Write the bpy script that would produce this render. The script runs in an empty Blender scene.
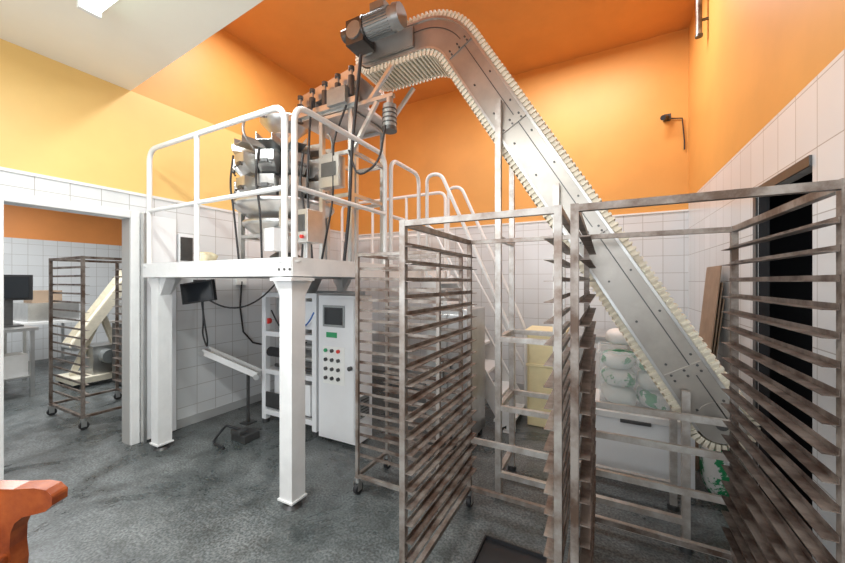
import bpy, bmesh, math, random
from mathutils import Vector, Matrix
random.seed(3)
S=bpy.context.scene
S.view_settings.view_transform='Standard'
# ---------------------------------------------------------------- materials
def nmat(name):
    m=bpy.data.materials.new(name); m.use_nodes=True
    nt=m.node_tree; b=nt.nodes['Principled BSDF']
    return m,nt,b
def mat(name,col,rough=.5,metal=0.,var=.0,vs=8.,col2=None,bump=0.,alpha=1.,trans=0.,lo=.38,hi=.62):
    m,nt,b=nmat(name)
    b.inputs['Base Color'].default_value=(*col,1); b.inputs['Roughness'].default_value=rough
    b.inputs['Metallic'].default_value=metal
    b.inputs['Alpha'].default_value=alpha
    b.inputs['Transmission Weight'].default_value=trans
    if var>0 or col2:
        g=nt.nodes.new('ShaderNodeNewGeometry'); n=nt.nodes.new('ShaderNodeTexNoise')
        n.inputs['Scale'].default_value=vs; n.inputs['Detail'].default_value=6; n.inputs['Roughness'].default_value=.65
        nt.links.new(g.outputs['Position'],n.inputs['Vector'])
        r=nt.nodes.new('ShaderNodeValToRGB'); r.color_ramp.elements[0].position=lo; r.color_ramp.elements[1].position=hi
        c2=col2 or tuple(c*(1-var) for c in col)
        r.color_ramp.elements[0].color=(*c2,1); r.color_ramp.elements[1].color=(*col,1)
        nt.links.new(n.outputs['Fac'],r.inputs['Fac']); nt.links.new(r.outputs['Color'],b.inputs['Base Color'])
        if bump:
            bp=nt.nodes.new('ShaderNodeBump'); bp.inputs['Strength'].default_value=bump; bp.inputs['Distance'].default_value=.01
            nt.links.new(n.outputs['Fac'],bp.inputs['Height']); nt.links.new(bp.outputs['Normal'],b.inputs['Normal'])
    return m
def emis(name,col,s):
    m,nt,b=nmat(name); b.inputs['Base Color'].default_value=(*col,1)
    b.inputs['Emission Color'].default_value=(*col,1); b.inputs['Emission Strength'].default_value=s
    return m
ORANGE=(.77,.37,.09); YELLOW=(.84,.56,.20)
def wallmat(name,axis,tilez,paint=ORANGE,paint2=None,split=None,tw=.2,th=.2,tcol=(.72,.74,.75)):
    """tiles below tilez, paint above; axis 0 = wall runs along x, 1 = along y"""
    m,nt,b=nmat(name); N=nt.nodes; L=nt.links
    g=N.new('ShaderNodeNewGeometry'); sp=N.new('ShaderNodeSeparateXYZ'); L.new(g.outputs['Position'],sp.inputs[0])
    cb=N.new('ShaderNodeCombineXYZ'); L.new(sp.outputs[axis],cb.inputs[0]); L.new(sp.outputs[2],cb.inputs[1])
    br=N.new('ShaderNodeTexBrick'); br.offset=0; br.inputs['Scale'].default_value=1
    br.inputs['Brick Width'].default_value=tw; br.inputs['Row Height'].default_value=th
    br.inputs['Mortar Size'].default_value=.0028; br.inputs['Mortar Smooth'].default_value=.1
    br.inputs['Color1'].default_value=(*tcol,1); br.inputs['Color2'].default_value=(*[c*.93 for c in tcol],1)
    br.inputs['Mortar'].default_value=(.42,.41,.39,1); L.new(cb.outputs[0],br.inputs['Vector'])
    ns=N.new('ShaderNodeTexNoise'); ns.inputs['Scale'].default_value=1.6; ns.inputs['Detail'].default_value=8; ns.inputs['Roughness'].default_value=.6
    L.new(g.outputs['Position'],ns.inputs['Vector'])
    def ramp(c1,c2):
        r=N.new('ShaderNodeValToRGB'); r.color_ramp.elements[0].position=.35;r.color_ramp.elements[1].position=.65
        r.color_ramp.elements[0].color=(*c1,1); r.color_ramp.elements[1].color=(*c2,1); L.new(ns.outputs['Fac'],r.inputs['Fac']); return r
    p=ramp(tuple(c*.90 for c in paint),paint); pout=p.outputs['Color']
    def gt(sock,val):
        q=N.new('ShaderNodeMath'); q.operation='GREATER_THAN'; L.new(sock,q.inputs[0]); q.inputs[1].default_value=val; return q.outputs[0]
    if paint2:
        p2=ramp(tuple(c*.93 for c in paint2),paint2)
        a=gt(sp.outputs[axis],split[0]); c=gt(sp.outputs[2],split[1])
        mx=N.new('ShaderNodeMath'); mx.operation='MAXIMUM'; L.new(a,mx.inputs[0]); L.new(c,mx.inputs[1])
        mm=N.new('ShaderNodeMix'); mm.data_type='RGBA'; L.new(mx.outputs[0],mm.inputs[0]); L.new(p2.outputs['Color'],mm.inputs[6]); L.new(pout,mm.inputs[7]); pout=mm.outputs[2]
    k=gt(sp.outputs[2],tilez)
    mm=N.new('ShaderNodeMix'); mm.data_type='RGBA'; L.new(k,mm.inputs[0]); L.new(br.outputs['Color'],mm.inputs[6]); L.new(pout,mm.inputs[7])
    L.new(mm.outputs[2],b.inputs['Base Color'])
    ro=N.new('ShaderNodeMapRange'); L.new(k,ro.inputs[0]); ro.inputs[3].default_value=.2; ro.inputs[4].default_value=.5
    L.new(ro.outputs[0],b.inputs['Roughness'])
    return m
def floormat():
    m,nt,b=nmat('worn_concrete_floor'); N=nt.nodes; L=nt.links
    g=N.new('ShaderNodeNewGeometry')
    n1=N.new('ShaderNodeTexNoise'); n1.inputs['Scale'].default_value=1.3; n1.inputs['Detail'].default_value=10; n1.inputs['Roughness'].default_value=.7; n1.inputs['Distortion'].default_value=.5
    n2=N.new('ShaderNodeTexNoise'); n2.inputs['Scale'].default_value=70; n2.inputs['Detail'].default_value=3
    v=N.new('ShaderNodeTexNoise'); v.inputs['Scale'].default_value=6; v.inputs['Detail'].default_value=6; v.inputs['Roughness'].default_value=.75
    for t in (n1,n2,v): L.new(g.outputs['Position'],t.inputs['Vector'])
    r1=N.new('ShaderNodeValToRGB'); e=r1.color_ramp.elements; e[0].position=.38; e[0].color=(.07,.082,.083,1); e[1].position=.62; e[1].color=(.19,.205,.205,1)
    L.new(n1.outputs['Fac'],r1.inputs['Fac'])
    r2=N.new('ShaderNodeValToRGB'); e=r2.color_ramp.elements; e[0].position=.38; e[0].color=(.5,.5,.5,1); e[1].position=.64; e[1].color=(1.25,1.25,1.25,1)
    L.new(n2.outputs['Fac'],r2.inputs['Fac'])
    r3=N.new('ShaderNodeValToRGB'); e=r3.color_ramp.elements; e[0].position=.38; e[0].color=(.62,.62,.61,1); e[1].position=.56; e[1].color=(1,1,1,1)
    L.new(v.outputs['Fac'],r3.inputs['Fac'])
    def mul(a,c):
        x=N.new('ShaderNodeMix'); x.data_type='RGBA'; x.blend_type='MULTIPLY'; x.inputs[0].default_value=1; L.new(a,x.inputs[6]); L.new(c,x.inputs[7]); return x.outputs[2]
    o=mul(mul(r1.outputs[0],r2.outputs[0]),r3.outputs[0])
    L.new(o,b.inputs['Base Color'])
    mr=N.new('ShaderNodeMapRange'); mr.inputs[1].default_value=.38; mr.inputs[2].default_value=.58; mr.inputs[3].default_value=.16; mr.inputs[4].default_value=.55
    L.new(n1.outputs['Fac'],mr.inputs[0]); L.new(mr.outputs[0],b.inputs['Roughness'])
    bp=N.new('ShaderNodeBump'); bp.inputs['Strength'].default_value=.15; bp.inputs['Distance'].default_value=.004; L.new(n2.outputs['Fac'],bp.inputs['Height']); L.new(bp.outputs['Normal'],b.inputs['Normal'])
    return m
STEEL=mat('stainless_steel',(.60,.60,.59),.3,.85,.15,6)
BRUSH=mat('brushed_steel_plate',(.46,.43,.39),.33,.7,.2,3)
STEELD=mat('dark_steel',(.12,.12,.12),.4,.7,.2,8)
RUST=mat('worn_rack_steel',(.40,.37,.34),.42,.55,0,6,(.20,.145,.115),.1)
RUST2=mat('burnt_runner_steel',(.33,.295,.265),.42,.55,0,8,(.125,.08,.06),.1)
RUSTB=mat('burnt_rack_steel',(.33,.29,.26),.45,.5,0,7,(.11,.07,.05),.1)
RUSTB2=mat('blackened_runner_steel',(.22,.18,.155),.45,.5,0,9,(.06,.037,.028),.1)
RUSTL=mat('worn_light_steel',(.60,.58,.55),.38,.6,0,10,(.42,.37,.33),.05)
WPAINT=mat('white_enamel_paint',(.78,.78,.77),.35,0,.08,5)
WCAB=mat('cabinet_white',(.80,.81,.82),.35,0,.03,5)
BELT=mat('cream_belt',(.80,.74,.60),.5,0,.1,20)
BLACK=mat('black_rubber',(.02,.02,.022),.5)
BLACKG=mat('black_glass',(.015,.018,.022),.12)
MOTOR=mat('motor_grey',(.34,.36,.36),.4,.5,.15,12)
WOOD=mat('varnished_wood',(.40,.10,.025),.2,0,0,6,(.23,.045,.012))
CREAM=mat('ceiling_cream',(.88,.84,.74),.7,0,.03,1.5)
CEILO=mat('ceiling_orange',(.74,.32,.08),.6,0,.08,1.5)
DARK=mat('passage_painted_shade',(.02,.02,.023),.8)  # near-black colour stands in for the shade inside the passage
GREEN=mat('green_plastic',(.03,.33,.13),.4)
RED=mat('red_plastic',(.6,.03,.02),.4)
BLUE=mat('blue_plastic',(.04,.15,.45),.4)
YEL=mat('pale_yellow_plastic',(.80,.70,.42),.5,0,.1,6)
CARD=mat('cardboard',(.36,.26,.18),.8,0,.15,8)
CLEAR=mat('clear_plastic',(.85,.90,.90),.15,0,0,8,None,0,.22)
PAPER=mat('paper_white',(.84,.85,.82),.6)
PRINT=mat('printed_sack',(.84,.85,.82),.45,0,0,7,(.03,.34,.13),0,1,0,.46,.48)
SKIRT=mat('skirting_tile',(.42,.43,.43),.4)
TUBE=emis('fluorescent_tube',(.85,1,.92),8)
# ---------------------------------------------------------------- builder
class B:
    def __init__(s,xf=None,eps=True): s.v=[];s.f=[];s.m=[];s.sm=[];s.mats=[];s.xf=xf;s.eps=eps
    def mi(s,m):
        if m not in s.mats: s.mats.append(m)
        return s.mats.index(m)
    def add(s,vs,fs,m,smooth=False):
        o=len(s.v); s.v+=[Vector(v) for v in vs]; i=s.mi(m)
        for k,f in enumerate(fs):
            s.f.append([a+o for a in f]); s.m.append(i); s.sm.append(smooth)
    def box(s,c,d,m,R=None):
        c=Vector(c); e=random.uniform(0,.0009) if s.eps else 0
        hx,hy,hz=[max(a/2-e,.0008) for a in d]
        vs=[Vector((x,y,z)) for x in(-hx,hx) for y in(-hy,hy) for z in(-hz,hz)]
        if R is not None: vs=[R@v for v in vs]
        s.add([v+c for v in vs],[(0,1,3,2),(4,6,7,5),(0,4,5,1),(2,3,7,6),(0,2,6,4),(1,5,7,3)],m)
    def bb(s,x0,x1,y0,y1,z0,z1,m): s.box(((x0+x1)/2,(y0+y1)/2,(z0+z1)/2),(abs(x1-x0),abs(y1-y0),abs(z1-z0)),m)
    def beam(s,p,q,w,h,m):
        p=Vector(p);q=Vector(q);d=(q-p);L=d.length;d.normalize()
        up=Vector((0,0,1)) if abs(d.z)<.95 else Vector((0,1,0))
        sx=d.cross(up).normalized(); u=sx.cross(d)
        R=Matrix((sx,d,u)).transposed()
        s.box((p+q)/2,(w,L,h),m,R)
    def cyl(s,p,q,r,m,n=16,r2=None,cap=True):
        p=Vector(p);q=Vector(q);r2=r if r2 is None else r2
        d=(q-p).normalized(); a=d.orthogonal().normalized(); b=d.cross(a)
        ring=lambda c,rr:[c+a*math.cos(t)*rr+b*math.sin(t)*rr for t in[2*math.pi*i/n for i in range(n)]]
        A=ring(p,r);Q=ring(q,r2)
        s.add(A+Q,[(i,(i+1)%n,n+(i+1)%n,n+i) for i in range(n)],m,True)
        if cap:
            s.add(A,[tuple(range(n))[::-1]],m); s.add(Q,[tuple(range(n))],m)
    def tube(s,pts,r,m,n=10):
        pts=[Vector(p) for p in pts]; rings=[]; a=None
        for i,p in enumerate(pts):
            if i==0:d=pts[1]-p
            elif i==len(pts)-1:d=p-pts[-2]
            else:d=(pts[i+1]-p).normalized()+(p-pts[i-1]).normalized()
            d.normalize()
            a=d.orthogonal().normalized() if a is None else (a-d*a.dot(d)).normalized()
            b=d.cross(a)
            rings+=[p+a*math.cos(t)*r+b*math.sin(t)*r for t in[2*math.pi*k/n for k in range(n)]]
        fs=[(i*n+k,i*n+(k+1)%n,(i+1)*n+(k+1)%n,(i+1)*n+k) for i in range(len(pts)-1) for k in range(n)]
        s.add(rings,fs,m,True)
        s.add(rings[:n],[tuple(range(n))[::-1]],m); s.add(rings[-n:],[tuple(range(n))],m)
    def lathe(s,c,prof,m,n=28):
        c=Vector(c); vs=[]
        for r,z in prof: vs+=[c+Vector((math.cos(t)*r,math.sin(t)*r,z)) for t in[2*math.pi*k/n for k in range(n)]]
        s.add(vs,[(i*n+k,i*n+(k+1)%n,(i+1)*n+(k+1)%n,(i+1)*n+k) for i in range(len(prof)-1) for k in range(n)],m,True)
    def blob(s,c,d,m,R=None,n=14,k=8,seed=0,amp=.12):
        rnd=random.Random(seed); ph=[rnd.uniform(0,6.28) for _ in range(6)]; c=Vector(c); vs=[]
        for i in range(k+1):
            la=-math.pi/2+math.pi*i/k
            for j in range(n):
                lo=2*math.pi*j/n
                f=1+amp*(math.sin(3*lo+ph[0]+la*2)+.6*math.sin(5*lo+ph[1]-la*3)+.5*math.sin(7*la+ph[2]))
                sg=lambda t,e:math.copysign(abs(t)**e,t)
                v=Vector((sg(math.cos(la),.6)*sg(math.cos(lo),.7)*d[0]/2*f,sg(math.cos(la),.6)*sg(math.sin(lo),.7)*d[1]/2*f,sg(math.sin(la),.8)*d[2]/2))
                if R is not None: v=R@v
                vs.append(c+v)
        s.add(vs,[(i*n+q,i*n+(q+1)%n,(i+1)*n+(q+1)%n,(i+1)*n+q) for i in range(k) for q in range(n)],m,True)
    def prism(s,prof,f0,f1,m,smooth=False):
        n=len(prof); A=[f0(*p) for p in prof]; Q=[f1(*p) for p in prof]
        s.add(A+Q,[(i,(i+1)%n,n+(i+1)%n,n+i) for i in range(n)],m,smooth)
        s.add(A,[tuple(range(n))[::-1]],m); s.add(Q,[tuple(range(n))],m)
    def done(s,name,bevel=0.):
        vs=[s.xf(v) if s.xf else v for v in s.v]
        lo=Vector((min(v.x for v in vs),min(v.y for v in vs),min(v.z for v in vs))); hi=Vector((max(v.x for v in vs),max(v.y for v in vs),max(v.z for v in vs)))
        c=Vector(((lo.x+hi.x)/2,(lo.y+hi.y)/2,lo.z))
        me=bpy.data.meshes.new(name); me.from_pydata([v-c for v in vs],[],s.f)
        for m in s.mats: me.materials.append(m)
        me.polygons.foreach_set('material_index',s.m); me.polygons.foreach_set('use_smooth',s.sm)
        bm=bmesh.new(); bm.from_mesh(me); bmesh.ops.recalc_face_normals(bm,faces=bm.faces); bm.to_mesh(me); bm.free()
        o=bpy.data.objects.new(name,me); o.location=c; S.collection.objects.link(o)
        if bevel:
            b=o.modifiers.new('bevel','BEVEL'); b.width=bevel; b.segments=2; b.limit_method='ANGLE'; b.angle_limit=math.radians(50)
        return o
def fillet(pts,r,n=6):
    pts=[Vector(p) for p in pts]; out=[pts[0]]
    for i in range(1,len(pts)-1):
        p=pts[i]; a=(pts[i-1]-p);b=(pts[i+1]-p); rr=min(r,a.length*.49,b.length*.49)
        a=p+a.normalized()*rr; b=p+b.normalized()*rr
        for k in range(n+1):
            t=k/n; out.append((1-t)**2*a+2*t*(1-t)*p+t*t*b)
    out.append(pts[-1]); return out
def sag(p,q,d,n=14):
    p=Vector(p);q=Vector(q); return [p.lerp(q,t/n)-Vector((0,0,d*4*(t/n)*(1-t/n))) for t in range(n+1)]
# ---------------------------------------------------------------- room
XL,XR,YB,YF=-3.86,.84,4.92,-1.7
ZC,ZL=4.38,3.25
T=.14
b=B(eps=False); b.bb(-10.6,1.9,-2.6,6.2,-.1,0,floormat()); b.done('floor')
DY0,DY1,DZ=.84,1.60,2.08
WL=wallmat('wall_left_tile_paint',1,2.30,ORANGE,YELLOW,(2.83,3.25),.2,.2)
b=B(eps=False); b.bb(XL-T,XL,YF,DY0,0,ZC,WL); b.bb(XL-T,XL,DY1,YB+T,0,ZC,WL); b.bb(XL-T,XL,DY0,DY1,DZ,ZC,WL); b.done('wall_left')
WB=wallmat('wall_back_tile_paint',0,2.30,ORANGE,None,None,.2,.2)
b=B(eps=False); b.bb(XL,XR,YB,YB+T,0,ZC,WB); b.done('wall_back')
WR=wallmat('wall_right_tile_paint',1,2.42,ORANGE,None,None,.2,.3)
RY0,RY1,RZ=2.24,2.88,2.03; T2=.05
b=B(eps=False); b.bb(XR,XR+T2,YF,RY0,0,ZC,WR); b.bb(XR,XR+T2,RY1,YB+T,0,ZC,WR); b.bb(XR,XR+T2,RY0,RY1,RZ,ZC,WR); b.done('wall_right')
b=B(eps=False)  # recess behind the opening, its shade painted into walls, floor and top
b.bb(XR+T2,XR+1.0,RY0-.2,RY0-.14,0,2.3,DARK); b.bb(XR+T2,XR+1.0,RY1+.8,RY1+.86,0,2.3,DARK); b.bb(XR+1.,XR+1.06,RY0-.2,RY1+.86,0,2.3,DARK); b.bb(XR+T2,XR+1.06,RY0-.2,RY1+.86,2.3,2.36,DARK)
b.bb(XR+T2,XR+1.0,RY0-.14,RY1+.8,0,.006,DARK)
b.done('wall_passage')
WF=wallmat('wall_front_tile_paint',0,2.30,YELLOW,None,None,.2,.2)
wx0,wx1,wz0,wz1=-3.3,.3,1.0,2.9
b=B(eps=False); b.bb(XL,wx0,YF-T,YF,0,ZL,WF); b.bb(wx1,XR,YF-T,YF,0,ZL,WF); b.bb(wx0,wx1,YF-T,YF,0,wz0,WF); b.bb(wx0,wx1,YF-T,YF,wz1,ZL,WF); b.done('wall_front')
b=B()
for x in (wx0+.03,-2.1,-.9,wx1-.03): b.bb(x-.03,x+.03,YF-.1,YF-.04,wz0,wz1,WPAINT)
b.bb(wx0,wx1,YF-.1,YF-.04,wz0,wz0+.06,WPAINT); b.bb(wx0,wx1,YF-.1,YF-.04,wz1-.06,wz1,WPAINT); b.done('window_1')
b=B(eps=False); b.bb(XL-T,XR+T2,1.0,YB+T,ZC,ZC+.1,CEILO); b.done('ceiling')
b=B()
prof=[(XL,YF-T),(XR,YF-T),(XR,1.28),(-1.89,1.475),(XL,1.61)]
b.prism(prof,lambda x,y:Vector((x,y,ZL)),lambda x,y:Vector((x,y,ZL+.12)),CREAM)
prof=[(XL,1.61),(-1.89,1.475),(XR,1.28),(XR,1.20),(-1.89,1.395),(XL,1.53)]
b.prism(prof,lambda x,y:Vector((x,y,ZL+.12)),lambda x,y:Vector((x,y,ZC)),CEILO)
b.done('ceiling_lower')
b=B()
for (y0,y1) in ((DY0-.06,DY0),(DY1,DY1+.07)): b.bb(XL,XL+.03,y0,y1,0,DZ+.07,WPAINT)
b.bb(XL,XL+.03,DY0,DY1,DZ,DZ+.07,WPAINT)
b.done('door_1',.004)
b=B(); b.bb(XL,XL+.012,YF,YB,2.3,2.325,WPAINT); b.done('trim_1')
b=B(); b.bb(XL+.012,XR,YB-.012,YB,2.3,2.32,PAPER); b.done('trim_2')
b=B(); b.bb(XL,XL+.012,DY1+.07,YB,0,.09,SKIRT); b.done('baseboard_left')
b=B(); b.bb(XL+.012,XR,YB-.012,YB,0,.09,SKIRT); b.done('baseboard_back')
b=B(); b.bb(XL+.035,XL+.075,DY1+.075,DY1+.36,.02,2.12,WCAB); b.bb(XL+.032,XL+.09,DY1+.0705,DY1+.10,.0,2.14,STEEL); b.bb(XL+.075,XL+.1,DY1+.27,DY1+.29,.95,1.15,STEEL); b.done('door_2',.004)
b=B(); b.bb(XR-.012,XR,RY1,RY1+.05,0,RZ+.05,STEELD); b.bb(XR-.012,XR,RY0,RY1,RZ,RZ+.05,STEELD)
b.bb(XR+.001,XR+T2,RY1-.012,RY1-.001,0,RZ,DARK); b.done('door_3')  # dark reveal lining, its colour also carries the opening's shade
WN=wallmat('wall_far_room_tile',1,2.3,(.80,.30,.08),None,None,.2,.2)
WN2=wallmat('wall_far_room_tile_b',0,2.3,(.80,.30,.08),None,None,.2,.2)
b=B(eps=False); b.bb(-9.7,-9.6,-2.5,6.0,0,3.2,WN); b.done('wall_far')
b=B(eps=False); b.bb(-9.6,XL-T,5.9,6.0,0,3.2,WN2); b.done('wall_far_side')
b=B(eps=False); b.bb(-9.6,XL-T,-2.5,-2.4,0,3.2,WN2); b.done('wall_far_side_near')
b=B(eps=False); b.bb(-9.7,XL-T,-2.5,6.0,3.2,3.3,CREAM); b.done('ceiling_far_room')
def lampfix(name,x0,x1,y,z):
    b=B(); b.bb(x0,x1,y-.055,y+.055,z-.045,z,WPAINT)
    for dy in(-.028,.028): b.cyl((x0+.03,y+dy,z-.06),(x1-.03,y+dy,z-.06),.017,TUBE,12)
    b.bb(x0,x0+.03,y-.055,y+.055,z-.085,z-.04,WPAINT); b.bb(x1-.03,x1,y-.055,y+.055,z-.085,z-.04,WPAINT)
    b.done(name)
lampfix('fluorescent_ceiling_light',-2.85,-1.65,.97,ZL)
lampfix('fluorescent_ceiling_light.001',-1.2,0,-.2,ZL)
# ---------------------------------------------------------------- bakery racks
def rack(name,x0,x1,y0,y1,H,axis,nr,rungs=None,matp=RUST,matr=RUST2,z0=.26,w=.028):
    b=B()
    for x in(x0,x1):
        for y in(y0,y1):
            b.box((x,y,(.11+H)/2),(w,w,H-.11),matp)
            b.cyl((x,y,.085),(x,y,.115),.022,STEEL,10)
            b.bb(x-.022,x-.018,y-.02,y+.025,.03,.09,STEEL); b.bb(x+.018,x+.022,y-.02,y+.025,.03,.09,STEEL)
            b.cyl((x-.014,y+.008,.04),(x+.014,y+.008,.04),.04,BLACK,18)
    q=w*.47
    for z in(.13,H-w/2-.002):
        for y in(y0,y1): b.bb(x0,x1,y-q,y+q,z-q,z+q,matp)
        for x in(x0,x1): b.bb(x-q,x+q,y0,y1,z-q,z+q,matp)
    dz=(H-.12-z0)/(nr-1)
    for i in range(nr):
        z=z0+i*dz
        if axis=='y':
            for x,s in((x0,1),(x1,-1)):
                j=random.uniform(-.002,.002)
                b.bb(x+s*w/2,x+s*(w/2+.003),y0-.01,y1+.01,z+j,z+.02+j,matr); b.bb(x+s*w/2,x+s*(w/2+.036),y0-.01,y1+.01,z+j,z+.004+j,matr)
        else:
            for y,s in((y0,1),(y1,-1)):
                b.bb(x0-.01,x1+.01,y+s*w/2,y+s*(w/2+.003),z,z+.02,matr); b.bb(x0-.01,x1+.01,y+s*w/2,y+s*(w/2+.036),z,z+.004,matr)
    for (face,z,m) in (rungs or []):
        b.bb(x0,x1,y1-.011,y1+.011,z-.018,z+.018,m)
    return b.done(name)
rack('bakery_tray_rack',-.80,-.15,1.35,2.21,1.775,'y',19,[('back',.45,RUSTL)])
rack('bakery_tray_rack.001',-.095,.57,1.35,2.26,1.775,'y',19,[('back',z,RUSTL) for z in(.13,.40,.62,.79)],RUSTB,RUSTB2)
rack('bakery_tray_rack.002',-1.55,-.92,1.98,2.36,1.70,'x',19,w=.024)
rack('bakery_tray_rack.003',-5.5,-4.68,1.55,2.15,1.76,'x',16,None,RUSTB,RUSTB)
b=B(); b.bb(-.62,-.27,1.62,1.98,0,.004,BLACK)
for a in((-.62,-.612,1.62,1.98),(-.278,-.27,1.62,1.98),(-.62,-.27,1.62,1.628),(-.62,-.27,1.972,1.98)): b.bb(*a,0,.025,BLACK)
b.done('baking_tray')
# ---------------------------------------------------------------- mezzanine platform
PX0,PX1,PY0,PY1,PZ=-3.66,-1.80,1.62,4.25,1.63
b=B()
b.bb(PX0,PX1,PY0,PY1,PZ-.012,PZ,WPAINT)
for y in(PY0+.03,PY1-.03): b.bb(PX0,PX1,y-.03,y+.03,PZ-.095,PZ-.012,WPAINT)
for x in(PX0+.03,PX1-.03): b.bb(x-.03,x+.03,PY0,PY1,PZ-.095,PZ-.012,WPAINT)
for y in(2.2,2.9,3.6): b.bb(PX0,PX1,y-.025,y+.025,PZ-.08,PZ-.012,WPAINT)
b.bb(PX0,PX1,PY0-.006,PY0,PZ-.095,PZ+.03,WPAINT); b.bb(PX1,PX1+.006,PY0,3.42,PZ-.095,PZ+.03,WPAINT)
lw=.115
for (x,y) in((PX0+.12,PY0+.09),(PX1-.06,PY0+.06),(PX0+.12,PY1-.1),(PX1-.06,PY1-.1)):
    b.box((x,y,(PZ-.1+.06)/2),(lw,lw,PZ-.16),WPAINT)
    b.box((x,y,.055),(lw+.02,lw+.02,.012),WPAINT)
    b.cyl((x,y,0),(x,y,.022),.065,STEELD,20,.05); b.cyl((x,y,.02),(x,y,.055),.018,STEEL,10)
    z0=PZ-.25
    for sx,sy in((1,0),(-1,0),(0,1)):
        if x>-2 and sx==1: continue
        pr=[(0,0),(.085,.13),(.085,.155),(0,.155)]
        if sx: b.prism(pr,lambda u,w:Vector((x+sx*(lw/2+u),y-.04,z0+w)),lambda u,w:Vector((x+sx*(lw/2+u),y+.04,z0+w)),WPAINT)
        else: b.prism(pr,lambda u,w:Vector((x-.04,y+lw/2+u,z0+w)),lambda u,w:Vector((x+.04,y+lw/2+u,z0+w)),WPAINT)
b.box((PX1-.06,PY0+.06,PZ-.115),(.2,.2,.02),WPAINT)
for dx in(-.05,.0,.05): b.cyl((PX1-.06+dx,PY0-.012,PZ-.05),(PX1-.06+dx,PY0-.004,PZ-.05),.009,STEELD,8)
RT=PZ+1.05
# railings are welded to the platform
def rail(p,q,posts,mids=(.5,)):
    p=Vector(p);q=Vector(q); r=.021
    b.tube(fillet([p,p+Vector((0,0,RT-PZ)),q+Vector((0,0,RT-PZ)),q],.12,8),r,WPAINT,12)
    for t in posts:
        a=p.lerp(q,t); b.cyl(a,a+Vector((0,0,RT-PZ)),r*.95,WPAINT,12)
    for m in mids: b.cyl(p+Vector((0,0,m)),q+Vector((0,0,m)),r*.85,WPAINT,12)
    b.cyl(p,p+Vector((0,0,.01)),.045,WPAINT,14); b.cyl(q,q+Vector((0,0,.01)),.045,WPAINT,14)
rail((PX0+.04,PY0+.03,PZ),(PX1-.10,PY0+.03,PZ),(.42,))
rail((PX1-.03,PY0+.05,PZ),(PX1-.03,2.75,PZ),())
rail((PX1-.03,2.85,PZ),(PX1-.03,3.42,PZ),())
rail((PX0+.06,PY1-.03,PZ),(PX1-.06,PY1-.03,PZ),(.33,.66))
b.done('mezzanine_platform')
b=B(); sx0,sx1=PX1+.012,-.85; ys=(3.48,4.08)
n=7
for y in ys:
    b.beam((sx0+.01,y,PZ-.09),(sx1,y,.08),.02,.16,WPAINT)
    b.bb(sx1-.05,sx1+.05,y-.03,y+.03,0,.02,WPAINT); b.bb(sx1-.02,sx1+.02,y-.01,y+.01,.02,.16,WPAINT)
    b.tube(fillet([(sx0+.03,y,PZ-.1),(sx0+.03,y,RT),(sx0+.2,y,RT),(sx1+.05,y,.95),(sx1+.05,y,.02)],.14,8),.02,WPAINT,12)
    b.tube([(sx0+.03,y,PZ+.5),(sx0+.1,y,PZ+.45),(sx1+.05,y,.5)],.014,WPAINT,10)
for i in range(n):
    t=(i+.6)/n; x=sx0+(sx1-sx0)*t; z=PZ*(1-t)
    b.bb(x-.1,x+.1,ys[0],ys[1],z-.015,z+.01,WPAINT)
b.done('platform_staircase')
# ---------------------------------------------------------------- incline conveyor
y0,y1=2.45,2.78; th=math.atan(1.654)
ax,az=-.658,2.741
HZ=3.45
xe=.56; ze=az-1.654*(xe-ax)
R=.36
tl=R*math.tan(th/2)
dirn=Vector((-math.cos(th),math.sin(th)))
tail=Vector((xe,ze)); inter=Vector((ax-(HZ-az)/1.654,HZ)); A=inter-dirn*tl; Cc=inter+Vector((-1,0))*tl
cen=Vector((Cc.x,HZ-R))
hd=Vector((-1.78,HZ))
NA=14
arc=[cen+Vector((math.sin(th*(1-k/NA)),math.cos(th*(1-k/NA))))*R for k in range(NA+1)]
path=[tail,A]+arc[1:]+[hd]
def offs(path,d):
    out=[]
    for i,p in enumerate(path):
        if i==0:t=path[1]-p
        elif i==len(path)-1:t=p-path[-2]
        else:t=(path[i+1]-p).normalized()+(p-path[i-1]).normalized()
        t.normalize(); nrm=Vector((t.y,-t.x))
        out.append(p+nrm*d)
    return out
b=B()
def ribbon(d0,d1,ya,yb,m):
    a=offs(path,d0);c=offs(path,d1)
    for i in range(len(path)-1):
        q=[a[i],a[i+1],c[i+1],c[i]]
        b.prism([tuple(k) for k in q],lambda x,z:Vector((x,ya,z)),lambda x,z:Vector((x,yb,z)),m)
hw=.112
for ya in(y0,y1-.012):
    ribbon(-hw,hw,ya,ya+.012,BRUSH)
    for s in(-1,1): ribbon(s*hw-.010,s*hw+.006,ya-.012 if ya==y0 else ya,ya+.012 if ya==y0 else ya+.024,STEEL)
ribbon(.035,.041,y0-.004,y0,STEELD)
for s in(-1,1):
    e0,e1=sorted((s*(hw+.008),s*(hw+.018)))
    ribbon(e0,e1,y0+.014,y1-.014,BELT)
    e0,e1=sorted((s*(hw+.008),s*(hw+.046)))
    for (ya,yb) in((y0+.008,y0+.026),(y1-.026,y1-.008)): ribbon(e0,e1,ya,yb,BELT)
def sample(path,step):
    out=[];carry=0
    for i in range(len(path)-1):
        a,c=path[i],path[i+1];L=(c-a).length;t=(c-a)/L;s=carry
        while s<L: out.append((a+t*s,t)); s+=step
        carry=s-L
    return out
for s in(-1,1):
    for p,t in sample(offs(path,s*(hw+.034)),.036):
        nrm=Vector((t.y,-t.x))
        Rm=Matrix(((t.x,0,nrm.x),(0,1,0),(t.y,0,nrm.y)))
        b.box((p.x,(y0+y1)/2,p.y),(.016,y1-y0+.012,.046),BELT,Rm)
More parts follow.
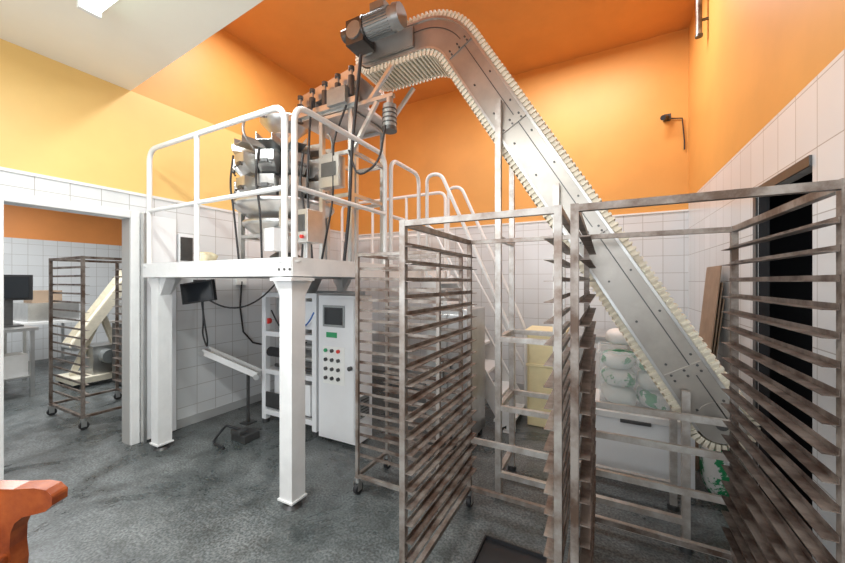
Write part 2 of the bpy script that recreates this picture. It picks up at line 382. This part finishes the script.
for c,sg in((tail,1),(hd,-1)):
    b.cyl((c.x,y0+.013,c.y),(c.x,y1-.013,c.y),hw*.93,BELT,24)
    b.cyl((c.x,y0-.004,c.y),(c.x,y1+.004,c.y),hw,BRUSH,28)
    b.cyl((c.x,y0-.04,c.y),(c.x,y1+.04,c.y),.03,STEELD,14)
    k=16
    a0=math.atan2(-dirn.y,-dirn.x) if sg==1 else math.pi
    for j in range(k+1):
        an=a0-math.pi/2+math.pi*j/k; rr=hw+.032; t=Vector((-math.sin(an),math.cos(an)));nr=Vector((math.cos(an),math.sin(an)))
        Rm=Matrix(((t.x,0,nr.x),(0,1,0),(t.y,0,nr.y)))
        b.box((c.x+nr.x*rr,(y0+y1)/2,c.y+nr.y*rr),(.02,y1-y0-.01,.044),BELT,Rm)
L=(A-tail).length
for s in(.3,1.25,2.2,L-.02):
    p=tail+dirn*s; nr=Vector((dirn.y,-dirn.x))
    Rm=Matrix(((dirn.x,0,nr.x),(0,1,0),(dirn.y,0,nr.y)))
    b.box((p.x,y0-.006,p.y),(.06,.01,hw*1.8),BRUSH,Rm)
    for u in(-.017,.017):
        for w in(-.07,0,.07):
            q=p+dirn*u+nr*w; b.cyl((q.x,y0-.018,q.y),(q.x,y0-.008,q.y),.007,STEELD,8)
for s in [i*.28+.1 for i in range(10)]:
    p=tail+dirn*s; nr=Vector((dirn.y,-dirn.x))
    for w in(-.06,.075):
        q=p+nr*w; b.cyl((q.x,y0-.008,q.y),(q.x,y0,q.y),.007,STEELD,8)
def zline(x): return az-1.654*(x-ax)
for x in(-.66,-.28):
    for y in(y0-.035,y1+.035):
        b.bb(x-.02,x+.02,y-.02,y+.02,.03,zline(x)+.02,RUSTL); b.cyl((x,y,0),(x,y,.03),.035,STEELD,12)
for y in(y0-.035,y1+.035):
    b.bb(.38,.42,y-.02,y+.02,.03,zline(.40)-.10,RUSTL); b.cyl((.40,y,0),(.40,y,.03),.035,STEELD,12)
for z in(.16,.62,1.1):
    for y in(y0-.035,y1+.035): b.bb(-.66,-.28 if z>.2 else .40,y-.018,y+.018,z-.018,z+.018,RUSTL)
    for x in(-.66,-.28): b.bb(x-.018,x+.018,y0-.035,y1+.035,z-.018,z+.018,RUSTL)
for z in(1.8,2.5): b.bb(-.678,-.642,y0-.035,y1+.035,z-.018,z+.018,RUSTL)
my=y0-.16; mz=HZ+.08
b.box((-1.78,my+.02,mz-.02),(.17,.16,.2),STEELD); b.cyl((-1.78,my+.1,mz-.02),(-1.78,y0,HZ),.06,MOTOR,18)
b.cyl((-1.78,my-.075,mz-.02),(-1.78,my-.055,mz-.02),.07,MOTOR,20)
b.cyl((-1.70,my,mz),(-1.42,my,mz),.082,MOTOR,26)
for i in range(26):
    an=2*math.pi*i/26; c=(-1.57,my+math.cos(an)*.086,mz+math.sin(an)*.086)
    b.box(c,(.22,.018,.004),MOTOR,Matrix.Rotation(an,3,'X'))
b.cyl((-1.42,my,mz),(-1.37,my,mz),.094,MOTOR,26,.085); b.box((-1.56,my-.02,mz+.105),(.13,.09,.06),MOTOR)
b.cyl((-1.70,my,mz),(-1.685,my,mz),.1,STEELD,24)
b.cyl((-1.86,my,mz+.01),(-1.93,my,mz+.01),.05,STEELD,18)
b.box((-1.6,y0-.02,HZ+.0),(.5,.02,.16),BRUSH)
b.done('incline_cleated_conveyor')
# feeder on its stand (frame, feeder pan, motors, cabling are one machine)
b=B()
fx0,fx1,fy0,fy1=-2.26,-1.93,2.38,2.86; ft=2.98
for x in(fx0,fx1):
    for y in(fy0,fy1):
        b.bb(x-.02,x+.02,y-.02,y+.02,PZ+.001,ft,STEEL); b.bb(x-.04,x+.04,y-.04,y+.04,PZ+.001,PZ+.011,STEEL)
for z in(2.25,2.62,ft-.02):
    for y in(fy0,fy1): b.bb(fx0,fx1,y-.015,y+.015,z-.015,z+.015,STEEL)
    for x in(fx0,fx1): b.bb(x-.015,x+.015,fy0,fy1,z-.015,z+.015,STEEL)
b.bb(fx0-.30,fx1+.12,fy0-.02,fy1+.02,ft,ft+.025,STEEL)
b.beam((fx1,fy0,2.6),(-1.66,fy0,2.98),.03,.03,STEEL)
b.bb(fx1,-1.5,fy0-.02,fy0+.02,ft+.0,ft+.03,STEEL)
for y in(y0-.02,y1+.02): b.beam((-1.55,y,HZ-.18),(-1.82,y,2.99),.03,.03,STEEL)
vx=-1.54; vy=fy0
b.cyl((vx,vy,2.74),(vx,vy,2.92),.055,MOTOR,20); b.cyl((vx,vy,2.92),(vx,vy,2.98),.03,STEEL,12); b.cyl((vx,vy,2.71),(vx,vy,2.74),.06,STEELD,20,.06)
for k in range(4): b.cyl((vx,vy,2.77+k*.035),(vx,vy,2.778+k*.035),.06,STEELD,20)
R1=Matrix.Rotation(math.radians(-10),3,'Y')
fc=Vector((-2.22,2.61,3.20))
b.box(fc,(.72,.36,.01),STEEL,R1)
for s in(-1,1): b.box(fc+R1@Vector((0,s*.18,.06)),(.72,.008,.13),STEEL,R1)
b.box(fc+R1@Vector((-.1,0,-.07)),(.5,.26,.1),STEELD,R1)
for dx in(-.22,.22):
    for dy in(-.13,.13):
        b.cyl((fc.x+dx,fc.y+dy,ft+.026),(fc.x+dx,fc.y+dy,fc.z-.06),.022,BLACK,12)
        b.cyl((fc.x+dx,fc.y+dy,ft+.05),(fc.x+dx,fc.y+dy,ft+.065),.035,STEEL,12)
for k in range(5):
    x=fc.x-.30+k*.15; y=fc.y-.24; z=3.13+ (x-fc.x)*.18
    b.cyl((x,y,z-.1),(x,y,z+.07),.028,STEELD,12); b.cyl((x,y,z+.07),(x,y,z+.12),.014,STEEL,10); b.cyl((x,y,z+.12),(x,y,z+.15),.026,STEELD,12)
    b.box((x,y+.03,z),(.06,.05,.05),STEEL)
b.box((fc.x-.01,fc.y-.26,3.03),(.8,.04,.05),STEEL)
b.box((fc.x+.19,fc.y-.29,3.08),(.2,.05,.14),MOTOR)
b.box((-2.10,fy0-.05,2.44),(.22,.09,.26),STEEL); b.box((-2.10,fy0-.098,2.46),(.16,.006,.12),STEELD)
b.tube(fillet([(-1.72,2.24,3.30),(-1.78,2.28,3.1),(-1.86,2.3,2.6),(-1.90,2.32,2.1),(-1.95,2.31,1.66)],.2),.014,BLACK,8)
b.tube(fillet([(-1.54,2.32,2.74),(-1.6,2.32,2.45),(-1.8,2.3,2.35),(-1.9,2.31,2.6)],.1),.009,BLACK,8)
b.tube(fillet([(-2.3,2.3,3.1),(-2.31,2.28,2.9),(-2.26,2.2,2.3),(-2.2,2.2,1.66)],.12),.010,BLACK,8)
b.tube(fillet([(-1.95,2.34,3.0),(-2.06,2.3,2.7),(-2.05,2.29,2.5),(-2.05,2.29,2.2),(-2.1,2.2,1.66)],.15),.009,BLACK,8)
b.done('vibratory_feeder')
# ---------------------------------------------------------------- multihead weigher
b=B(); wx,wy=-2.84,2.48
for i in range(4):
    an=math.pi/4+i*math.pi/2; x=wx+.40*math.cos(an);y=wy+.40*math.sin(an)
    b.bb(x-.022,x+.022,y-.022,y+.022,PZ+.001,2.42,STEEL); b.bb(x-.05,x+.05,y-.05,y+.05,PZ+.001,PZ+.012,STEEL)
for i in range(4):
    a1=math.pi/4+i*math.pi/2;a2=a1+math.pi/2
    b.beam((wx+.40*math.cos(a1),wy+.40*math.sin(a1),PZ+.3),(wx+.40*math.cos(a2),wy+.40*math.sin(a2),PZ+.3),.03,.03,STEEL)
b.lathe((wx,wy,0),[(.09,PZ+.04),(.10,PZ+.16),(.37,2.02),(.39,2.04),(.39,2.07),(.375,2.07),(.08,PZ+.16)],STEEL,32)
b.lathe((wx,wy,0),[(.30,2.08),(.46,2.20),(.475,2.22),(.475,2.25),(.46,2.25),(.29,2.10)],STEEL,32)
b.lathe((wx,wy,0),[(.15,PZ+.09),(.15,PZ+.12),(.09,PZ+.16)],STEELD,24)
b.lathe((wx,wy,0),[(0,2.10),(.25,2.22),(.29,2.30),(.30,2.62),(.25,2.70),(.16,2.76),(0,2.76)],STEELD,10)
for i in range(10):
    an=2*math.pi*i/10+.15; Rz=Matrix.Rotation(an,3,'Z'); cs,sn=math.cos(an),math.sin(an)
    def P(r,z,o=0): return Vector((wx+cs*r-sn*o,wy+sn*r+cs*o,z))
    for (r,z,h) in((.385,2.57,.17),(.375,2.36,.17)):
        w=.08
        top=[P(r-.06,z+h/2,-w),P(r+.075,z+h/2,-w),P(r+.075,z+h/2,w),P(r-.06,z+h/2,w)]
        bot=[P(r-.06,z-h/2,-w*.9),P(r,z-h/2,-w*.9),P(r,z-h/2,w*.9),P(r-.06,z-h/2,w*.9)]
        mid=[P(r-.06,z,-w),P(r+.075,z,-w),P(r+.075,z,w),P(r-.06,z,w)]
        vs=top+mid+bot
        fs=[(j,(j+1)%4,4+(j+1)%4,4+j) for j in range(4)]+[(4+j,4+(j+1)%4,8+(j+1)%4,8+j) for j in range(4)]+[(8,9,10,11)]
        b.add(vs,fs,STEEL)
        b.beam(P(r+.08,z-.01,-.03),P(r+.08,z-.01,.03),.014,.03,STEELD)
        for o in(-.06,.06): b.cyl(P(r+.075,z-.03,o),P(r+.09,z-.03,o),.010,STEELD,8)
        b.beam(P(r+.085,z-.03,-.06),P(r+.085,z-.03,.06),.006,.008,BLACK)
        b.cyl(P(.29,z+.02),P(r-.05,z+.02),.02,STEELD,8)
    b.box(P(.31,2.74),(.32,.14,.006),STEEL,Rz)
    for o in(-.07,.07): b.box(P(.31,2.77,o),(.32,.005,.06),STEEL,Rz)
    b.cyl(P(.24,2.66),P(.24,2.735),.045,MOTOR,14)
    b.tube([P(.30,2.66,.1),P(.34,2.60,.11),P(.31,2.48,.1)],.009,BLACK,6)
b.lathe((wx,wy,0),[(.0,2.93),(.06,2.91),(.22,2.82),(.23,2.81),(.23,2.79)],STEEL,28)
b.lathe((wx,wy,0),[(.15,3.07),(.24,3.09),(.24,3.07),(.12,2.95),(.11,2.95),(.15,3.07)],STEEL,24)
for i in range(3):
    an=i*2.1+.5; b.tube(fillet([(wx+.30*math.cos(an),wy+.30*math.sin(an),2.66),(wx+.48*math.cos(an),wy+.48*math.sin(an),2.82),(wx+.44*math.cos(an),wy+.44*math.sin(an),2.99),(wx+.2*math.cos(an),wy+.2*math.sin(an),3.07)],.08),.013,STEEL,8)
for a_ in(-1.2,-2.0,-.4):
    x=wx+.47*math.cos(a_);y=wy+.47*math.sin(a_)
    b.tube(fillet([(x,y,2.66),(x-.02,y-.02,2.4),(x+.03,y-.01,2.1),(wx+.42*math.cos(a_),wy+.42*math.sin(a_),PZ+.02)],.1),.009,BLACK,8)
b.box((wx+.36*math.cos(-.9),wy+.36*math.sin(-.9)-.06,PZ+.24),(.13,.08,.2),WCAB)
b.done('multihead_weigher')
b=B(); b.bb(-2.15,-1.98,1.93,2.09,1.80,2.05,STEEL); b.bb(-2.12,-2.01,1.924,1.93,1.88,2.01,STEELD); b.bb(-2.085,-2.045,1.99,2.03,PZ,1.80,STEEL); b.bb(-2.13,-1.99,1.94,2.08,PZ+.001,PZ+.012,STEEL)
b.cyl((-2.03,1.93,1.84),(-2.03,1.91,1.84),.014,RED,12); b.cyl((-2.09,1.93,1.84),(-2.09,1.915,1.84),.012,GREEN,12); b.done('weigher_control_box',.004)
b=B(); b.blob((-3.24,1.92,PZ+.071),(.18,.15,.14),mat('sack_cloth',(.78,.72,.50),.8,0,.15,10),seed=5); b.done('ingredient_sack')
# ---------------------------------------------------------------- packaging machine
b=B(); mx0,mx1,m0,m1=-3.25,-2.47,2.52,3.30
for x in(mx0+.03,mx1-.03,-2.86):
    for y in(m0+.03,m1-.03):
        if x==-2.86 and y>3: continue
        b.bb(x-.03,x+.03,y-.03,y+.03,.04,1.38,WCAB); b.cyl((x,y,0),(x,y,.04),.035,STEELD,12)
for z in(.12,.55,.95,1.36):
    for y in(m0+.03,m1-.03): b.bb(mx0,mx1,y-.028,y+.028,z-.025,z+.025,WCAB)
    for x in(mx0+.03,mx1-.03): b.bb(x-.028,x+.028,m0,m1,z-.025,z+.025,WCAB)
b.bb(mx0+.05,mx1-.05,m1-.08,m1-.06,.12,1.36,STEEL)
b.bb(-2.84,-2.5,m0+.2,m0+.5,.60,.92,STEEL); b.bb(-3.2,-2.9,m0+.12,m0+.5,.15,.50,WCAB)
b.bb(-3.15,-2.92,m0+.1,m0+.4,1.0,1.32,STEEL); b.bb(-2.82,-2.52,m0+.05,m0+.4,1.02,1.3,WCAB)
b.cyl((-2.86,m0+.25,.95),(-2.86,m0+.25,PZ-.1),.075,STEEL,24); b.cyl((-2.86,m0+.25,1.38),(-2.86,m0+.25,PZ-.1),.1,STEEL,24,.17)
for z in(.34,.72,.84): b.cyl((-2.84,m0+.08,z),(-2.5,m0+.08,z),.03,STEEL,16)
b.cyl((-3.2,m0+.06,.75),(-2.9,m0+.06,.75),.05,BLACK,18); b.cyl((-3.18,m0+.05,1.08),(-3.18,m0+.02,1.08),.03,RED,14)
for k in range(3): b.cyl((-3.15,m0+.1+.12*k,.60+.05*k),(-2.55,m0+.1+.12*k,.60+.05*k),.02,STEELD,12)
b.bb(-2.8,-2.55,m0+.0,m0+.03,.18,.48,WCAB); b.bb(-3.18,-2.92,m0-.01,m0+.01,.18,.34,STEELD)
b.tube(sag((-3.1,m0,1.2),(-2.6,m0,.9),.12),.008,BLACK,8); b.tube(sag((-2.9,m0,1.3),(-2.5,m0,1.2),.2),.008,BLUE,8)
b.done('vertical_packaging_machine',.004)
b=B(); cx0,cx1,cy0,cy1=-2.42,-1.97,2.50,2.74
b.bb(cx0,cx1,cy0,cy1,.03,1.37,WCAB); b.bb(cx0+.02,cx1-.02,cy0-.012,cy0,.06,1.34,WCAB)
for x in(cx0+.05,cx1-.05): b.cyl((x,cy0+.12,0),(x,cy0+.12,.03),.03,STEELD,10)
f=cy0-.014
b.bb(cx0+.07,cx1-.12,f-.006,f,1.08,1.28,MOTOR); b.bb(cx0+.09,cx1-.14,f-.009,f-.006,1.10,1.26,BLACKG)
b.bb(cx0+.11,cx0+.24,f-.004,f,.98,1.03,GREEN)
b.bb(cx0+.07,cx1-.12,f-.003,f,.55,.90,PAPER)
for r in range(4):
    for c in range(3):
        x=cx0+.11+c*.075; z=.86-r*.085
        b.cyl((x,f-.003,z),(x,f-.02,z),.017,(RED if (r==0 and c==2) else GREEN if (r==0 and c==0) else STEELD),14)
b.cyl((cx1-.05,f,.72),(cx1-.05,f-.03,.72),.02,STEELD,12)
b.bb(cx1,cx1+.004,cy0+.05,cy1-.05,.25,.45,MOTOR)
for k in range(6): b.bb(cx1+.003,cx1+.007,cy0+.06,cy1-.06,.27+k*.028,.28+k*.028,STEELD)
b.done('electrical_control_cabinet',.006)
# slim white outfeed chute
b=B(); p=Vector((-3.72,2.20,.76)); q=Vector((-3.27,2.50,.50))
b.beam(p,q,.14,.02,WPAINT)
d=(q-p).normalized(); sd=d.cross(Vector((0,0,1))).normalized()
for s in(-1,1): b.beam(p+sd*.07*s+Vector((0,0,.02)),q+sd*.07*s+Vector((0,0,.02)),.012,.06,WPAINT)
b.cyl(p+sd*.08,p-sd*.08,.03,STEEL,16); b.cyl(q+sd*.08,q-sd*.08,.03,STEEL,16)
mm_=p.lerp(q,.8)
b.bb(mm_.x-.012,mm_.x+.012,mm_.y-.012,mm_.y+.012,.012,mm_.z-.01,STEELD)
b.bb(mm_.x-.06,mm_.x+.06,mm_.y-.06,mm_.y+.06,0,.012,STEELD)
b.done('outfeed_chute')
b=B(); b.bb(-3.14,-2.94,2.1,2.26,.0,.07,STEELD); b.bb(-3.12,-2.99,2.08,2.17,.07,.11,STEELD); b.tube(fillet([(-3.04,2.15,.09),(-3.1,2.05,.16),(-3.22,2.1,.12),(-3.28,2.06,.03),(-3.2,1.96,.02),(-3.0,1.94,.02)],.06),.011,BLACK); b.done('foot_pedal_switch',.004)
b=B()
c=Vector((-3.45,1.98,1.40)); Rm=Matrix.Rotation(math.radians(20),3,'Z')@Matrix.Rotation(math.radians(-8),3,'Y')
b.box(c,(.34,.04,.20),BLACK,Rm); b.box(c+Rm@Vector((0,-.0215,0)),(.31,.004,.17),BLACKG,Rm)
b.tube([c+Vector((0,.02,0)),c+Vector((-.15,.14,.02)),(-3.85,2.22,1.44)],.018,STEELD); b.bb(-3.86,-3.84,2.16,2.28,1.36,1.52,STEELD)
b.tube(fillet([(-3.47,2.03,1.33),(-3.49,2.05,1.1),(-3.56,2.08,.98),(-3.52,2.1,.84),(-3.44,2.06,.92),(-3.46,2.04,1.12),(-3.5,2.04,1.3)],.05),.008,BLACK,8)
b.tube(sag((-3.36,2.03,1.32),(-2.95,2.48,1.51),.16),.008,BLACK,8)
b.done('wall_monitor')
b=B(); b.tube([(-3.835,2.7,1.50),(-3.835,2.68,1.2),(-3.835,2.72,.9),(-3.835,2.85,.75),(-3.835,3.0,.7)],.010,BLACK,8); b.bb(-3.86,-3.83,2.64,2.76,1.46,1.54,PAPER); b.done('wall_power_cable')
b=B(); b.bb(-3.86,-3.78,1.98,2.12,1.68,1.98,WCAB); b.bb(-3.78,-3.772,1.99,2.11,1.71,1.95,STEELD); b.done('wall_switch_box',.004)
# ---------------------------------------------------------------- stuff at the back right
b=B(); b.bb(-.12,.56,3.05,3.60,0,.46,WCAB); b.bb(-.14,.58,3.03,3.62,.46,.51,WPAINT); b.bb(.1,.3,3.02,3.03,.44,.47,STEELD)
b.done('white_storage_chest',.015)
def opentub(b,x0,x1,y0_,y1_,z0,z1,m,t=.008):
    for (xa,xb,ya,yb) in((x0,x0+t,y0_,y1_),(x1-t,x1,y0_,y1_),(x0+t,x1-t,y0_,y0_+t),(x0+t,x1-t,y1_-t,y1_)): b.bb(xa,xb,ya,yb,z0,z1,m)
    b.bb(x0,x1,y0_,y1_,z0,z0+t,m)
    for (xa,xb,ya,yb) in((x0-.015,x1+.015,y0_-.015,y0_),(x0-.015,x1+.015,y1_,y1_+.015),(x0-.015,x0,y0_,y1_),(x1,x1+.015,y0_,y1_)): b.bb(xa,xb,ya,yb,z1-.02,z1,m)
b=B(); opentub(b,-.04,.50,3.08,3.52,.512,.96,CLEAR)
for i in range(6):
    Rr=Matrix.Rotation(random.uniform(-.15,.15),3,'Y')@Matrix.Rotation(random.uniform(-.3,.3),3,'Z')
    b.blob((.10+(i%2)*.24,3.28,.59+.14*(i//2)),(.24,.32,.14),[PAPER,PRINT,PRINT,PAPER,PRINT,PRINT][i],Rr,seed=i,amp=.06)
b.blob((.12,3.3,1.05),(.24,.3,.12),PAPER,seed=21,amp=.06)
b.done('plastic_tub_of_bags')
def sack(name,c,d,m,seed):
    b=B(); b.blob((c[0],c[1],d[2]/2+c[2]+.002),d,m,seed=seed,amp=.05)
    b.cyl((c[0],c[1],c[2]+d[2]*.97),(c[0],c[1],c[2]+d[2]+.05),.03,m,12,.06)
    b.done(name)
sack('flour_sack',(.70,3.14,0),(.20,.26,.62),PRINT,3)
b=B()
for k in range(3): b.add([Vector((.64+.018*k+t*.15,3.45+.04*k+u*.42,.004+t*(1.62-.13*k)))+Vector((o,0,0)) for o in(0,.008) for t in(0,1) for u in(0,1)],[(0,1,3,2),(4,6,7,5),(0,4,5,1),(2,3,7,6),(0,2,6,4),(1,5,7,3)],CARD)
b.done('cardboard_sheets')
b=B()
opentub(b,-.72,-.36,3.75,4.1,.005,.98,YEL,.012); b.bb(-.74,-.34,3.73,4.12,.98,1.0,YEL)
for z in(.3,.62): b.bb(-.73,-.35,3.735,3.75,z,z+.03,YEL)
b.done('pale_yellow_bin',.005)
b=B(); b.bb(-.25,.25,4.1,4.7,0,.9,STEEL); b.bb(-.28,.28,4.07,4.73,.9,.93,STEEL); b.bb(-.2,.2,4.09,4.1,.1,.85,WCAB); b.done('steel_cabinet',.006)
b=B(); b.bb(-1.50,-1.05,2.95,3.35,.08,1.25,STEEL)
b.bb(-1.48,-1.28,2.938,2.95,.12,1.2,STEEL); b.bb(-1.27,-1.07,2.938,2.95,.12,1.2,STEEL)
for x in(-1.31,-1.24): b.bb(x-.008,x+.008,2.915,2.93,.6,.8,STEELD)
for x in(-1.46,-1.09):
    for y in(2.99,3.31): b.cyl((x,y,0),(x,y,.08),.025,BLACK,12)
b.done('steel_cabinet.001',.005)
b=B(); b.cyl((.77,4.05,3.78),(.77,4.05,ZC),.024,RUSTB,14); b.cyl((.77,4.05,3.78),(.77,4.05,3.76),.03,STEELD,14); b.bb(.77,XR,4.04,4.06,3.9,3.92,STEELD); b.done('ceiling_pipe')
b=B(); b.bb(.60,.67,4.85,4.918,3.36,3.42,STEELD); b.cyl((.63,4.86,3.38),(.58,4.76,3.35),.028,BLACK,16); b.tube([(.67,4.9,3.38),(.78,4.9,3.36),(.8,4.9,3.1),(.8,4.9,3.0)],.007,BLACK,8); b.done('security_camera')
# ---------------------------------------------------------------- wooden armchair
ca,sa=.8867,.4623
def c2r(v): X,D,z=v; return Vector((ca*X-sa*D,sa*X+ca*D,z))
b=B(c2r)
pr=[(-2.06,.71),(-1.85,.70),(-1.70,.70),(-1.58,.698),(-1.50,.702),(-1.455,.695),(-1.428,.67),(-1.43,.635),(-1.455,.612),(-1.50,.60),(-1.545,.59),(-1.575,.565),(-1.59,.53),(-1.593,.47),(-1.585,.40),(-1.60,.25),(-1.61,.12),(-1.59,0),(-1.65,0),(-1.675,.12),(-1.68,.25),(-1.675,.40),(-1.69,.50),(-1.72,.56),(-1.79,.60),(-1.9,.625),(-2.06,.63)]
for D in(1.38,.84):
    b.prism(pr,lambda X,z:Vector((X,D-.03,z)),lambda X,z:Vector((X,D+.03,z)),WOOD)
    b.prism([(-2.10,0),(-2.04,0),(-2.03,.5),(-2.08,1.05),(-2.13,1.05),(-2.09,.5)],lambda X,z:Vector((X,D-.025,z)),lambda X,z:Vector((X,D+.025,z)),WOOD)
b.bb(-2.08,-1.60,.86,1.36,.41,.45,WOOD)
b.bb(-2.12,-2.07,.86,1.36,.92,1.03,WOOD)
for D in(.97,1.11,1.25): b.bb(-2.10,-2.07,D-.03,D+.03,.45,.93,WOOD)
b.bb(-2.06,-1.63,1.37,1.39,.2,.24,WOOD); b.bb(-2.06,-1.63,.83,.85,.2,.24,WOOD)
b.done('wooden_armchair',.012)
# ---------------------------------------------------------------- adjoining room objects
b=B(); b.bb(-7.8,-6.6,1.0,1.75,.86,.9,STEEL)
for x in(-7.75,-6.65):
    for y in(1.05,1.7): b.bb(x-.02,x+.02,y-.02,y+.02,0,.86,STEEL)
b.bb(-7.75,-6.65,1.05,1.7,.25,.27,STEEL); b.bb(-7.6,-7.2,1.1,1.3,.27,.5,CARD); b.bb(-7.0,-6.7,1.4,1.68,.27,.55,WPAINT); b.done('steel_work_table')
b=B(); b.bb(-8.9,-7.9,1.9,2.7,.82,.86,WPAINT)
for x in(-8.85,-7.95):
    for y in(1.95,2.65): b.bb(x-.02,x+.02,y-.02,y+.02,0,.82,STEEL)
b.bb(-8.8,-8.0,2.0,2.6,.86,1.15,STEEL); b.bb(-8.6,-8.2,2.1,2.45,1.15,1.35,CARD); b.done('steel_work_table.001')
b=B(); Rm=Matrix.Rotation(math.radians(-20),3,'Z'); b.box((-7.0,1.57,1.42),(.06,.44,.34),BLACK,Rm); b.box((-6.966,1.558,1.42),(.004,.38,.28),BLACKG,Rm); b.bb(-7.05,-6.98,1.53,1.61,.92,1.3,STEELD); b.bb(-7.12,-6.9,1.45,1.69,.901,.92,STEELD); b.done('computer_monitor')
# V-shaped beige dough machine: base, inclined belt bed, opposite feed hopper
b=B(); b.beam((-6.9,2.15,.55),(-6.72,2.80,1.68),.34,.05,BELT)
for s in(-.18,.18): b.beam((-6.9+s,2.15,.55),(-6.72+s,2.80,1.68),.02,.11,BELT)
for s,e in(((-6.9,2.15,.55),1),((-6.72,2.80,1.68),1)): b.cyl((s[0]-.19,s[1],s[2]),(s[0]+.19,s[1],s[2]),.05,STEEL,16)
b.bb(-7.1,-6.5,2.05,2.95,.06,.14,BELT); b.beam((-6.8,2.75,.14),(-6.78,2.45,1.05),.07,.07,BELT); b.beam((-6.85,2.15,.14),(-6.8,2.45,1.0),.07,.07,BELT)
b.bb(-6.95,-6.6,2.3,2.6,.14,.55,STEEL); b.cyl((-6.6,2.45,.4),(-6.45,2.45,.4),.1,MOTOR,20)
for x in(-7.05,-6.55):
    for y in(2.1,2.9): b.cyl((x-.02,y,.03),(x+.02,y,.03),.03,BLACK,12)
b.done('inclined_dough_conveyor')
b=B(); b.bb(-6.35,-5.8,2.42,2.90,.03,.90,STEELD); b.bb(-6.38,-5.77,2.4,2.95,.90,.94,STEEL); b.cyl((-6.1,2.66,.94),(-6.1,2.66,1.2),.2,STEEL,24,.24); b.bb(-6.3,-6.2,2.8,2.92,.94,1.45,MOTOR); b.bb(-6.3,-5.95,2.55,2.92,1.4,1.52,MOTOR)
for x in(-6.3,-5.85): b.bb(x-.03,x+.03,2.45,2.85,0,.03,BLACK)
b.done('dough_machine',.01)
# ---------------------------------------------------------------- lights
def area(name,loc,rot,sx,sy,e,col=(1,1,1)):
    l=bpy.data.lights.new(name,'AREA'); l.shape='RECTANGLE'; l.size=sx;l.size_y=sy;l.energy=e;l.color=col
    o=bpy.data.objects.new(name,l); o.location=loc;o.rotation_euler=rot; S.collection.objects.link(o); return o
area('window_daylight',(-1.5,YF+.02,1.95),(math.radians(90),0,0),3.5,1.8,75,(.90,.95,1))
area('added_high_fill',(-.3,3.9,4.32),(0,0,0),1.4,.3,58,(.97,.98,1))  # added fill from overhead; no lamp is known on the high ceiling
area('added_high_fill_b',(-2.6,2.4,4.32),(0,0,0),1.4,.3,50,(.97,.98,1))  # second added fill, likewise without a lamp of its own
area('added_low_fill',(-1.2,.3,3.12),(0,0,0),2.2,.25,50,(.96,.99,1))  # added fill under the low ceiling; no fixture hangs at this spot
area('low_ceiling_tube_light',(-2.25,.97,3.14),(0,0,0),1.1,.10,30,(.95,1,.98))
area('far_room_light',(-6.8,1.5,3.12),(0,0,0),3,2,170,(.95,.98,1))
w=bpy.data.worlds.new('World'); S.world=w; w.use_nodes=True
w.node_tree.nodes['Background'].inputs[0].default_value=(.85,.92,1,1); w.node_tree.nodes['Background'].inputs[1].default_value=1.0
cd=bpy.data.cameras.new('camera'); cd.sensor_width=36; cd.lens=36*350/845; cd.clip_start=.05
co=bpy.data.objects.new('camera',cd); co.location=(0,0,1.5); co.rotation_euler=(math.radians(90),0,math.atan2(.4623,.8867)); S.collection.objects.link(co); S.camera=co
